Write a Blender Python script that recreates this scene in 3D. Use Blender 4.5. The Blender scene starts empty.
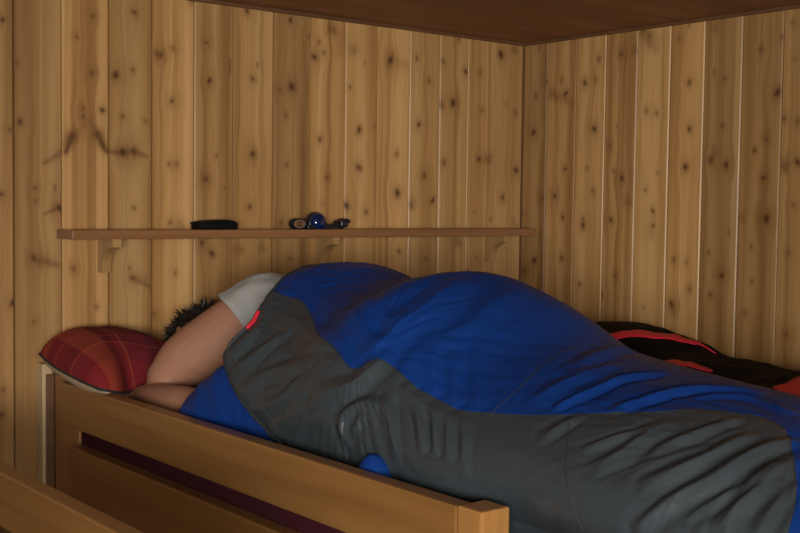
import bpy, bmesh, math, random
import numpy as np
from mathutils import Vector, Matrix
random.seed(7)
H = 1.55            # height of the eye above the floor; all "h" heights below are relative to it
COL = bpy.context.scene.collection
PI = math.pi

# ------------------------------------------------------------------ materials
MATS = {}
def nodes(name):
    m = bpy.data.materials.new(name); m.use_nodes = True
    nt = m.node_tree
    b = nt.nodes['Principled BSDF']
    MATS[name] = m
    return m, nt, b
def N(nt, kind, **kw):
    n = nt.nodes.new(kind)
    for k, v in kw.items():
        if k in n.inputs: n.inputs[k].default_value = v
        else: setattr(n, k, v)
    return n
def math_n(nt, op, a, b=None, clamp=False):
    n = nt.nodes.new('ShaderNodeMath'); n.operation = op; n.use_clamp = clamp
    for i, v in enumerate((a, b)):
        if v is None: continue
        if isinstance(v, (int, float)): n.inputs[i].default_value = v
        else: nt.links.new(v, n.inputs[i])
    return n.outputs[0]
def mix(nt, fac, a, b, blend='MIX'):
    n = nt.nodes.new('ShaderNodeMix'); n.data_type = 'RGBA'; n.blend_type = blend
    for i, v in ((0, fac), (6, a), (7, b)):
        if isinstance(v, (int, float)): n.inputs[i].default_value = v
        elif isinstance(v, tuple): n.inputs[i].default_value = (*v, 1) if len(v) == 3 else v
        else: nt.links.new(v, n.inputs[i])
    return n.outputs[2]
def ramp(nt, fac, stops):
    n = nt.nodes.new('ShaderNodeValToRGB'); nt.links.new(fac, n.inputs[0])
    el = n.color_ramp.elements
    el[0].position, el[0].color = stops[0][0], (*stops[0][1], 1)
    el[1].position, el[1].color = stops[-1][0], (*stops[-1][1], 1)
    for p, c in stops[1:-1]:
        e = el.new(p); e.color = (*c, 1)
    return n.outputs[0]
def bump(nt, bsdf, height, strength, dist):
    b = nt.nodes.new('ShaderNodeBump'); b.inputs['Strength'].default_value = strength; b.inputs['Distance'].default_value = dist
    nt.links.new(height, b.inputs['Height']); nt.links.new(b.outputs[0], bsdf.inputs['Normal'])

def panel_wood(name, base, dark, light, knotc, rough=.42):
    """pine panelling: grain from a warped coordinate stored per vertex, knots from the 'knot' and 'stain' attributes"""
    m, nt, b = nodes(name)
    def att(a): return N(nt, 'ShaderNodeAttribute', attribute_name=a).outputs['Fac']
    gx, zz, pid, knot, stain = att('gx'), att('gz'), att('pid'), att('knot'), att('stain')
    def noise(sx, sz, scale, detail, rough_=.55, off=37.):
        c = nt.nodes.new('ShaderNodeCombineXYZ')
        nt.links.new(math_n(nt, 'MULTIPLY', gx, sx), c.inputs[0]); nt.links.new(math_n(nt, 'MULTIPLY', zz, sz), c.inputs[1])
        nt.links.new(math_n(nt, 'MULTIPLY', pid, off), c.inputs[2])
        n = N(nt, 'ShaderNodeTexNoise'); n.inputs['Scale'].default_value = scale; n.inputs['Detail'].default_value = detail; n.inputs['Roughness'].default_value = rough_
        nt.links.new(c.outputs[0], n.inputs['Vector']); return n.outputs['Fac']
    streak = noise(16, .35, 1, 2.5)
    fine = noise(95, 1.6, 1, 4, .65)
    broad = noise(9, 2.2, 1, 2)
    lines = noise(62, .25, 1, 2, .5, 19.)
    col = ramp(nt, streak, [(.35, dark), (.5, base), (.65, light)])
    col = mix(nt, math_n(nt, 'MULTIPLY', math_n(nt, 'SUBTRACT', fine, .50, True), 1.5, True), col, tuple(c*.62 for c in dark))
    col = mix(nt, math_n(nt, 'MULTIPLY', math_n(nt, 'SUBTRACT', broad, .52, True), 1.6, True), col, dark)
    col = mix(nt, math_n(nt, 'MULTIPLY', math_n(nt, 'SUBTRACT', lines, .54, True), 3.0, True), col, tuple(c*.8 for c in dark))
    col = mix(nt, math_n(nt, 'MULTIPLY', math_n(nt, 'SUBTRACT', .42, lines, True), 2.2, True), col, tuple(c*1.18 for c in light))
    hsv = N(nt, 'ShaderNodeHueSaturation'); nt.links.new(col, hsv.inputs['Color'])
    nt.links.new(math_n(nt, 'ADD', .74, math_n(nt, 'MULTIPLY', pid, .46)), hsv.inputs['Value'])
    col = hsv.outputs[0]
    col = mix(nt, stain, col, (.150, .055, .015))
    col = mix(nt, knot, col, knotc)
    nt.links.new(col, b.inputs['Base Color'])
    b.inputs['Roughness'].default_value = rough
    b.inputs['Specular IOR Level'].default_value = .38
    bump(nt, b, fine, .12, .002)
    return m

def board_wood(name, base, dark, axis=1, rough=.38, sx=60., knots=True):
    """lacquered solid boards with the grain along one object axis"""
    m, nt, b = nodes(name)
    tc = nt.nodes.new('ShaderNodeTexCoord'); mp = nt.nodes.new('ShaderNodeMapping')
    geo = nt.nodes.new('ShaderNodeNewGeometry')
    nt.links.new(geo.outputs['Position'], mp.inputs['Vector'])
    s = [sx]*3; s[axis] = 1.6; mp.inputs['Scale'].default_value = s
    n1 = N(nt, 'ShaderNodeTexNoise'); n1.inputs['Scale'].default_value = 1; n1.inputs['Detail'].default_value = 4; nt.links.new(mp.outputs[0], n1.inputs['Vector'])
    mp2 = nt.nodes.new('ShaderNodeMapping'); nt.links.new(geo.outputs['Position'], mp2.inputs['Vector'])
    s = [14.]*3; s[axis] = 1.2; mp2.inputs['Scale'].default_value = s
    n2 = N(nt, 'ShaderNodeTexNoise'); n2.inputs['Scale'].default_value = 1; n2.inputs['Detail'].default_value = 2; nt.links.new(mp2.outputs[0], n2.inputs['Vector'])
    col = ramp(nt, n2.outputs['Fac'], [(.3, dark), (.65, base)])
    col = mix(nt, math_n(nt, 'MULTIPLY', math_n(nt, 'SUBTRACT', n1.outputs['Fac'], .45, True), 1.8, True), col, tuple(c*.75 for c in dark))
    nt.links.new(col, b.inputs['Base Color']); b.inputs['Roughness'].default_value = rough
    b.inputs['Specular IOR Level'].default_value = .45
    bump(nt, b, n1.outputs['Fac'], .1, .002)
    return m

def plain(name, col, rough=.5, spec=.5, metal=0., sheen=0., noise=0., nscale=60, coat=0.):
    m, nt, b = nodes(name)
    b.inputs['Base Color'].default_value = (*col, 1); b.inputs['Roughness'].default_value = rough
    b.inputs['Specular IOR Level'].default_value = spec; b.inputs['Metallic'].default_value = metal
    b.inputs['Sheen Weight'].default_value = sheen; b.inputs['Coat Weight'].default_value = coat
    if noise:
        geo = nt.nodes.new('ShaderNodeNewGeometry'); n = N(nt, 'ShaderNodeTexNoise'); n.inputs['Scale'].default_value = nscale; n.inputs['Detail'].default_value = 3
        nt.links.new(geo.outputs['Position'], n.inputs['Vector'])
        nt.links.new(mix(nt, n.outputs['Fac'], tuple(c*(1-noise) for c in col), tuple(min(1, c*(1+noise)) for c in col)), b.inputs['Base Color'])
        bump(nt, b, n.outputs['Fac'], .15, .002)
    return m

def nylon(name, col, rough, spec):
    """thin crinkly nylon: satin, with fine soft creases in the weave"""
    m, nt, b = nodes(name)
    b.inputs['Base Color'].default_value = (*col, 1); b.inputs['Roughness'].default_value = rough; b.inputs['Specular IOR Level'].default_value = spec
    geo = nt.nodes.new('ShaderNodeNewGeometry'); mp = nt.nodes.new('ShaderNodeMapping'); mp.inputs['Scale'].default_value = (26, 17, 34); mp.inputs['Rotation'].default_value = (.3, .5, .4)
    nt.links.new(geo.outputs['Position'], mp.inputs['Vector'])
    n1 = N(nt, 'ShaderNodeTexNoise'); n1.inputs['Scale'].default_value = 1.; n1.inputs['Detail'].default_value = 4; n1.inputs['Roughness'].default_value = .6; n1.inputs['Distortion'].default_value = 1.2
    nt.links.new(mp.outputs[0], n1.inputs['Vector'])
    rid = math_n(nt, 'ABSOLUTE', math_n(nt, 'SUBTRACT', n1.outputs['Fac'], .5))
    bump(nt, b, rid, .10, -.02)
    return m

M_PANEL = panel_wood('pine_panelling', (.385, .207, .072), (.255, .125, .039), (.475, .276, .108), (.060, .018, .005))
M_CEIL = board_wood('dark_ceiling_wood', (.28, .125, .040), (.21, .088, .027), axis=0, rough=.6, sx=30)
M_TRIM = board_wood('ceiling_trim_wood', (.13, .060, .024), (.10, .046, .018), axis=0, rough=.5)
M_FLOOR = board_wood('floor_boards', (.16, .09, .045), (.11, .06, .03), axis=1)
M_DARK = board_wood('dark_wall_boards', (.20, .115, .050), (.14, .078, .034), axis=2)
M_SHELF = board_wood('shelf_wood', (.28, .125, .048), (.20, .085, .031), axis=0, sx=90)
M_BRACKET = board_wood('bracket_wood', (.40, .228, .088), (.32, .17, .060), axis=2)
M_BED = board_wood('honey_lacquered_wood', (.245, .118, .034), (.190, .083, .023), axis=1, sx=50, rough=.33)
M_POST = board_wood('honey_post_wood', (.33, .158, .046), (.27, .118, .033), axis=2, sx=50, rough=.33)
M_PALE = board_wood('pale_raw_wood', (.50, .37, .20), (.42, .28, .14), axis=2, sx=50, rough=.6)
M_BLUE = nylon('blue_nylon', (.0050, .029, .150), .44, .09)
M_GREY = nylon('grey_nylon', (.032, .039, .0435), .38, .36)
M_SEAM = plain('seam_thread', (.018, .019, .020), rough=.7)
M_BLACK = nylon('black_nylon', (.004, .0042, .005), .65, .04)
M_RED = plain('red_nylon', (.55, .016, .034), rough=.5, spec=.3)
M_MAROON = plain('maroon_sheet', (.045, .006, .010), rough=.9, spec=.2, noise=.2, nscale=90)
M_SKIN = plain('skin', (.32, .152, .092), rough=.6, spec=.2, noise=.10, nscale=35)
M_SHIRT = plain('grey_jersey', (.31, .30, .275), rough=.9, spec=.2, noise=.06, nscale=200)
M_HAIR = plain('dark_hair', (.016, .011, .008), rough=.5, spec=.4)
M_BEIGE = plain('beige_ticking', (.42, .31, .19), rough=.9, spec=.2, noise=.08, nscale=150)
M_CASE = plain('black_fabric_case', (.004, .004, .004), rough=.7, spec=.12, noise=.3, nscale=300)
M_STRAP = plain('black_elastic', (.007, .008, .010), rough=.6, spec=.3, noise=.3, nscale=300)
M_LAMPBODY = plain('dark_navy_plastic', (.006, .009, .016), rough=.3, spec=.5)
M_LENS = plain('blue_lens', (.004, .012, .065), rough=.12, spec=.6, coat=.5)
M_STRAPIN = plain('strap_lining', (.22, .12, .09), rough=.8, spec=.2)
M_PLASTER = plain('window_frame_paint', (.55, .48, .38), rough=.5)
M_LID = plain('lip_skin', (.36, .13, .10), rough=.5)

def plaid_mat():
    m, nt, b = nodes('red_plaid_cotton')
    uv = N(nt, 'ShaderNodeUVMap'); sep = nt.nodes.new('ShaderNodeSeparateXYZ'); nt.links.new(uv.outputs[0], sep.inputs[0])
    red, crim, orange, dk = (.125, .011, .016), (.20, .015, .018), (.34, .060, .026), (.072, .008, .012)
    def bands(sock, stops):
        n = nt.nodes.new('ShaderNodeValToRGB'); nt.links.new(sock, n.inputs[0]); n.color_ramp.interpolation = 'CONSTANT'
        el = n.color_ramp.elements
        el[0].position = 0; el[0].color = (*stops[0][1], 1); el[1].position = stops[1][0]; el[1].color = (*stops[1][1], 1)
        for p, c in stops[2:]:
            e = el.new(p); e.color = (*c, 1)
        return n.outputs[0]
    A = bands(sep.outputs[0], [(0, crim), (.05, orange), (.16, red), (.20, crim), (.235, orange), (.25, red), (.36, dk), (.44, crim), (.52, orange), (.62, red), (.72, crim), (.735, orange), (.75, dk), (.86, red), (.93, orange)])
    B = bands(sep.outputs[1], [(0, crim), (.15, red), (.33, red), (.345, orange), (.36, dk), (.48, red), (.60, crim), (.615, orange), (.63, red), (.8, orange), (.9, red)])
    col = mix(nt, .5, A, B)
    nt.links.new(col, b.inputs['Base Color']); b.inputs['Roughness'].default_value = .85; b.inputs['Specular IOR Level'].default_value = .2
    return m
M_PLAID = plaid_mat()

def pane_mat():
    m, nt, b = nodes('window_glass')
    tr = nt.nodes.new('ShaderNodeBsdfTransparent'); gl = nt.nodes.new('ShaderNodeBsdfGlossy'); gl.inputs['Roughness'].default_value = .03
    mx = nt.nodes.new('ShaderNodeMixShader'); mx.inputs[0].default_value = .07
    nt.links.new(tr.outputs[0], mx.inputs[1]); nt.links.new(gl.outputs[0], mx.inputs[2])
    nt.links.new(mx.outputs[0], nt.nodes['Material Output'].inputs['Surface'])
    return m
M_PANE = pane_mat()

# ------------------------------------------------------------------ object helpers
def link(o, parent=None):
    COL.objects.link(o)
    if parent is not None: o.parent = parent
    return o
def thing(name, label, cat, loc=(0, 0, 0), group=None):
    o = bpy.data.objects.new(name, None); o.empty_display_size = .05; link(o); o.location = loc
    o['label'] = label; o['category'] = cat
    if group: o['group'] = group
    return o
def mesh_obj(name, verts, faces, mat, parent=None, smooth=False, label=None):
    """verts are world coordinates; a child keeps them relative to its parent"""
    me = bpy.data.meshes.new(name)
    off = np.zeros(3)
    p = parent
    while p is not None:
        off = off + np.array(p.location); p = p.parent
    v = np.asarray(verts, float) - off
    me.from_pydata(v.tolist(), [], [tuple(int(i) for i in f) for f in faces])
    me.update()
    o = bpy.data.objects.new(name, me); link(o, parent)
    if mat: me.materials.append(mat)
    if smooth: me.polygons.foreach_set('use_smooth', [True]*len(me.polygons))
    if label: o['label'] = label
    return o
def bm_obj(name, bm, mat, parent=None, smooth=False, label=None):
    bmesh.ops.recalc_face_normals(bm, faces=bm.faces[:])
    bm.verts.index_update()
    v = [tuple(x.co) for x in bm.verts]; f = [[q.index for q in x.verts] for x in bm.faces]
    bm.free()
    return mesh_obj(name, v, f, mat, parent, smooth, label)
def add_box(bm, x0, x1, y0, y1, z0, z1, bev=.0, seg=2):
    r = bmesh.ops.create_cube(bm, size=1)
    vs = r['verts']
    for v in vs:
        v.co = Vector(((x0+x1)/2 + v.co.x*(x1-x0), (y0+y1)/2 + v.co.y*(y1-y0), (z0+z1)/2 + v.co.z*(z1-z0)))
    if bev:
        es = list({e for v in vs for e in v.link_edges})
        bmesh.ops.bevel(bm, geom=es, offset=bev, segments=seg, affect='EDGES', profile=.6)
def box_obj(name, b, mat, parent=None, bev=.003, label=None):
    bm = bmesh.new(); add_box(bm, *b, bev); return bm_obj(name, bm, mat, parent, False, label)
def tube(pts, rad, n=16, caps=True):
    """round tapered tube with spherical ends along points"""
    P = [Vector(p) for p in pts]; R = list(rad)
    vs, fs = [], []
    rings = []
    def ring(c, t, up, r):
        a = t.cross(up).normalized(); bb = a.cross(t).normalized()
        i0 = len(vs)
        for k in range(n):
            an = 2*PI*k/n; vs.append(tuple(c + (a*math.cos(an) + bb*math.sin(an))*r))
        rings.append(i0)
    T = []
    for i in range(len(P)):
        t = (P[min(i+1, len(P)-1)] - P[max(i-1, 0)]).normalized(); T.append(t)
    up = Vector((.123, .31, .94))
    if abs(up.dot(T[0])) > .9: up = Vector((.9, .2, .1))
    if caps:
        for k in range(4):
            an = PI/2*(1 - (k+.35)/4.35); ring(P[0] - T[0]*R[0]*math.sin(an), T[0], up, R[0]*math.cos(an))
    for i in range(len(P)): ring(P[i], T[i], up, R[i])
    if caps:
        for k in range(3, -1, -1):
            an = PI/2*(1 - (k+.35)/4.35); ring(P[-1] + T[-1]*R[-1]*math.sin(an), T[-1], up, R[-1]*math.cos(an))
    for a, b in zip(rings, rings[1:]):
        for k in range(n): fs.append((a+k, a+(k+1) % n, b+(k+1) % n, b+k))
    fs.append(tuple(rings[0]+k for k in range(n))[::-1]); fs.append(tuple(rings[-1]+k for k in range(n)))
    return vs, fs
def merge(*parts):
    V, F = [], []
    for v, f in parts:
        o = len(V); V += list(v); F += [tuple(i+o for i in q) for q in f]
    return V, F
def curve_pts(pts, per=6):
    """Catmull-Rom through points (any extra columns interpolate too)"""
    P = np.asarray(pts, float); out = []
    for i in range(len(P)-1):
        a, b, c, d = P[max(i-1, 0)], P[i], P[i+1], P[min(i+2, len(P)-1)]
        for k in range(per):
            t = k/per
            out.append(.5*((2*b) + (c-a)*t + (2*a-5*b+4*c-d)*t*t + (3*b-a-3*c+d)*t**3))
    out.append(P[-1]); return np.array(out)
def set_attr(me, name, arr):
    a = me.attributes.new(name, 'FLOAT', 'POINT'); a.data.foreach_set('value', np.asarray(arr, np.float32))
def grid_faces(nu, nv, off=0):
    i = np.arange(nu-1)[:, None]*nv + np.arange(nv-1)[None, :] + off
    return np.stack([i, i+nv, i+nv+1, i+1], -1).reshape(-1, 4)
_rng = np.random.RandomState(3)
_P = _rng.permutation(256); _P = np.concatenate([_P, _P, _P]); _G = _rng.uniform(0, 2*np.pi, 256)
def gnoise(x, y):
    """2D gradient noise, about -1..1"""
    xi, yi = np.floor(x).astype(int), np.floor(y).astype(int); xf, yf = x-xi, y-yi
    u, v = xf**3*(xf*(xf*6-15)+10), yf**3*(yf*(yf*6-15)+10)
    def g(ix, iy, dx, dy):
        a = _G[_P[(_P[ix & 255] + iy) & 255]]; return np.cos(a)*dx + np.sin(a)*dy
    a = g(xi, yi, xf, yf); b = g(xi+1, yi, xf-1, yf); c = g(xi, yi+1, xf, yf-1); d = g(xi+1, yi+1, xf-1, yf-1)
    return 1.5*((a + u*(b-a)) + v*((c + u*(d-c)) - (a + u*(b-a))))

# ------------------------------------------------------------------ the room
KA=[(-1.773, 0.436, 0.0072), (-1.542, 0.471, 0.005), (-1.586, 0.414, 0.0038), (-1.545, 0.327, 0.0063), (-1.429, 0.493, 0.0078), (-1.48, 0.327, 0.0113), (-1.432, 0.344, 0.0052), (-1.569, 0.237, 0.0063), (-1.569, 0.215, 0.0063), (-1.517, 0.235, 0.0075), (-1.461, 0.222, 0.0052), (-1.739, 0.337, 0.005), (-1.363, 0.392, 0.0068), (-1.26, 0.543, 0.0054), (-1.352, 0.39, 0.0078), (-1.316, 0.411, 0.0054), (-1.319, 0.271, 0.0078), (-1.215, 0.436, 0.0054), (-1.205, 0.334, 0.0081), (-1.088, 0.536, 0.0084), (-1.052, 0.39, 0.0042), (-1.067, 0.349, 0.007), (-0.943, 0.527, 0.0084), (-0.937, 0.338, 0.0116), (-0.977, 0.325, 0.0056), (-0.956, 0.255, 0.0056), (-0.878, 0.485, 0.0044), (-0.843, 0.474, 0.0058), (-0.858, 0.429, 0.0102), (-0.825, 0.445, 0.0058), (-0.673, 0.428, 0.003), (-0.729, 0.351, 0.0045), (-0.693, 0.227, 0.0105), (-0.575, 0.446, 0.014), (-0.629, 0.241, 0.0045), (-0.47, 0.461, 0.0062), (-0.418, 0.396, 0.0062), (-0.458, 0.255, 0.0093), (-0.362, 0.46, 0.0064), (-0.317, 0.332, 0.0128), (-0.297, 0.537, 0.0062), (-0.263, 0.436, 0.008), (-0.201, 0.437, 0.0066), (-0.108, 0.505, 0.0132), (-0.191, 0.317, 0.0056), (-0.036, 0.317, 0.0056), (-1.732, 0.193, 0.0075), (-1.757, 0.172, 0.0043), (-1.461, 0.13, 0.0104), (-1.429, 0.132, 0.0104), (-1.695, 0.032, 0.005), (-1.695, -0.0, 0.0038), (-1.632, -0.017, 0.01), (-1.78, 0.016, 0.0075), (-1.429, -0.015, 0.0047), (-1.395, 0.214, 0.0039), (-1.327, 0.103, 0.0052), (-1.306, 0.103, 0.0054), (-1.216, 0.066, 0.0086), (-1.182, 0.131, 0.005), (-1.155, 0.043, 0.0028), (-1.066, 0.139, 0.0104), (-1.074, -0.009, 0.007), (-0.952, 0.113, 0.0058), (-1.324, -0.053, 0.0062), (-0.97, -0.053, 0.0067), (-0.837, 0.192, 0.0087), (-0.808, 0.081, 0.006), (-0.692, 0.113, 0.0108), (-0.739, -0.002, 0.012), (-0.663, -0.02, 0.0075), (-0.546, 0.16, 0.0071), (-0.541, 0.039, 0.0124), (-0.433, 0.096, 0.009), (-0.396, 0.019, 0.0102), (-0.351, 0.139, 0.0064), (-0.352, 0.14, 0.0048), (-0.2, 0.156, 0.008), (-0.028, 0.125, 0.0116), (-0.088, 0.032, 0.0088), (-0.142, -0.04, 0.0051), (-0.217, -0.016, 0.004), (-1.699, -0.142, 0.0083), (-1.684, -0.149, 0.005), (-1.595, -0.171, 0.007), (-1.753, -0.251, 0.0093), (-1.699, -0.301, 0.0045), (-1.533, -0.271, 0.0047), (-1.442, -0.173, 0.0039), (-1.432, -0.2, 0.0081), (-1.37, -0.297, 0.0054), (-1.227, -0.109, 0.0076), (-1.195, -0.139, 0.0095), (-0.938, -0.157, 0.0058), (-1.308, -0.189, 0.0049), (-0.532, -0.142, 0.0064), (-0.201, -0.168, 0.0059), (-0.241, -0.213, 0.0066), (-0.422, -0.167, 0.0042), (-1.777, -0.465, 0.006), (-1.781, -0.526, 0.0075), (-1.632, -0.555, 0.005)]
FA=[(-1.599, 0.165, -1.615, 0.124, 0.01, 1.0), (-1.529, 0.171, -1.507, 0.131, 0.0104, 1.0), (-1.615, 0.129, -1.672, 0.094, 0.0075, 0.5), (-1.504, 0.133, -1.451, 0.12, 0.0063, 0.5), (-1.615, 0.146, -1.564, 0.194, 0.0075, 0.3), (-1.556, 0.207, -1.529, 0.176, 0.0075, 0.3), (-1.446, 0.13, -1.488, 0.129, 0.0052, 0.6), (-1.423, 0.131, -1.389, 0.12, 0.0065, 0.5), (-1.625, -0.012, -1.67, -0.032, 0.005, 0.5), (-1.426, -0.202, -1.376, -0.228, 0.0065, 0.5), (-1.644, 0.038, -1.644, 0.023, 0.003, 0.6), (-1.112, -0.127, -1.099, -0.13, 0.0168, 0.7), (-1.034, -0.123, -1.03, -0.125, 0.014, 0.4), (-0.889, 0.152, -0.889, 0.135, 0.0232, 0.35), (-0.764, 0.503, -0.77, 0.443, 0.021, 0.35), (-0.797, 0.517, -0.789, 0.509, 0.0145, 0.5), (-0.368, 0.322, -0.363, 0.316, 0.0128, 0.6), (-0.043, 0.526, -0.038, 0.52, 0.0132, 0.5), (-0.715, 0.46, -0.715, 0.454, 0.012, 0.4), (-0.486, 0.003, -0.482, -0.004, 0.0144, 0.6), (-0.823, 0.002, -0.819, -0.001, 0.015, 0.25), (-0.033, -0.047, -0.023, -0.064, 0.017, 0.5), (-0.158, 0.158, -0.154, 0.148, 0.0132, 0.6), (-0.286, -0.115, -0.277, -0.122, 0.0116, 0.5), (-1.667, -0.152, -1.636, -0.16, 0.01, 0.5), (-1.394, -0.203, -1.394, -0.208, 0.0108, 0.3), (-1.291, -0.06, -1.285, -0.063, 0.0108, 0.4), (-1.141, 0.396, -1.141, 0.354, 0.0022, 0.8), (-0.546, 0.439, -0.457, 0.425, 0.015, 0.2), (-0.08, 0.344, -0.076, 0.337, 0.0066, 0.3)]
KB=[(-0.051, 0.251, 0.0119), (-0.109, 0.416, 0.0076), (-0.195, 0.371, 0.0099), (-0.06, 0.372, 0.0073), (-0.277, 0.399, 0.0115), (-0.174, 0.417, 0.0066), (-0.319, 0.251, 0.0115), (-0.321, 0.407, 0.005), (-0.332, 0.471, 0.0064), (-0.07, 0.532, 0.0059), (-0.333, 0.469, 0.0047), (-0.425, 0.477, 0.0084), (-0.508, 0.543, 0.0075), (-0.534, 0.524, 0.006), (-0.683, 0.372, 0.0073), (-0.527, 0.297, 0.0065), (-0.566, 0.289, 0.0063), (-0.687, 0.235, 0.0093), (-0.806, 0.373, 0.0062), (-0.768, 0.395, 0.0046), (-0.802, 0.24, 0.0056), (-0.92, 0.443, 0.007), (-0.977, 0.322, 0.0122), (-0.985, 0.471, 0.0054), (-1.018, 0.508, 0.0046), (-0.947, 0.196, 0.0067), (-0.91, 0.168, 0.0056), (-0.999, 0.25, 0.0068), (-1.041, 0.24, 0.0068), (-0.386, 0.195, 0.0062), (-0.412, 0.253, 0.0031), (-0.676, 0.538, 0.0044), (-0.641, 0.503, 0.0051), (-1.027, 0.408, 0.0034), (-0.008, -0.024, 0.0051), (-0.099, 0.03, 0.0078), (-0.155, 0.039, 0.0086), (-0.198, 0.127, 0.0074), (-0.192, -0.03, 0.0073), (-0.281, -0.056, 0.0112), (-0.319, 0.055, 0.0064), (-0.293, 0.128, 0.0042), (-0.438, 0.093, 0.0099), (-0.404, 0.118, 0.0056), (-0.396, -0.036, 0.0096), (-0.561, -0.006, 0.0072), (-0.563, -0.051, 0.0068), (-0.576, 0.11, 0.0037), (-0.531, 0.057, 0.0045), (-0.677, 0.125, 0.0116), (-0.613, 0.138, 0.0054), (-0.766, 0.143, 0.0099), (-0.817, 0.128, 0.0104), (-0.941, 0.09, 0.0073), (-0.954, -0.022, 0.0126), (-1.045, 0.131, 0.0091), (-0.832, -0.063, 0.0042), (-1.035, 0.016, 0.0059), (-0.766, -0.124, 0.0058), (-0.812, -0.188, 0.0081), (-0.644, -0.149, 0.006), (-0.689, -0.155, 0.0052), (-0.702, -0.234, 0.0067), (-0.907, -0.103, 0.0045), (-0.913, -0.199, 0.005), (-1.026, -0.114, 0.0054), (-0.775, -0.246, 0.0064), (-0.419, -0.211, 0.0056), (-0.908, 0.165, 0.0045), (-0.019, -0.216, 0.0085), (-0.068, -0.178, 0.0102), (-0.192, -0.164, 0.0089), (-0.272, -0.245, 0.0064), (-0.366, -0.274, 0.0064), (-0.639, -0.283, 0.0096), (-0.534, -0.301, 0.004), (-0.893, -0.289, 0.0064), (-1.026, -0.336, 0.007)]
FB=[(-0.133, 0.377, -0.151, 0.363, 0.0198, 0.8), (-0.481, 0.481, -0.485, 0.478, 0.012, 0.35), (-0.549, 0.508, -0.558, 0.477, 0.027, 0.4), (-0.514, 0.535, -0.534, 0.494, 0.015, 0.35), (-0.767, 0.523, -0.771, 0.514, 0.0116, 0.35), (-0.464, 0.024, -0.472, 0.017, 0.0155, 0.35), (-0.552, -0.076, -0.564, -0.085, 0.024, 0.25), (-0.875, -0.022, -0.879, -0.033, 0.0168, 0.6), (-1.004, 0.121, -1.007, 0.111, 0.0135, 0.6), (-0.28, -0.032, -0.281, -0.051, 0.0048, 0.5), (-0.641, -0.294, -0.649, -0.312, 0.012, 0.3), (-0.779, 0.171, -0.769, 0.154, 0.0112, 0.25), (-0.796, -0.251, -0.803, -0.273, 0.014, 0.2), (-0.169, 0.362, -0.227, 0.336, 0.0132, 0.3)]
EA=[-1.747, -1.625, -1.499, -1.377, -1.252, -1.13, -0.999, -0.871, -0.745, -0.624, -0.497, -0.373, -0.253, -0.127]
EB=[-0.111, -0.238, -0.362, -0.488, -0.612, -0.734, -0.861, -0.99]

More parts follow.
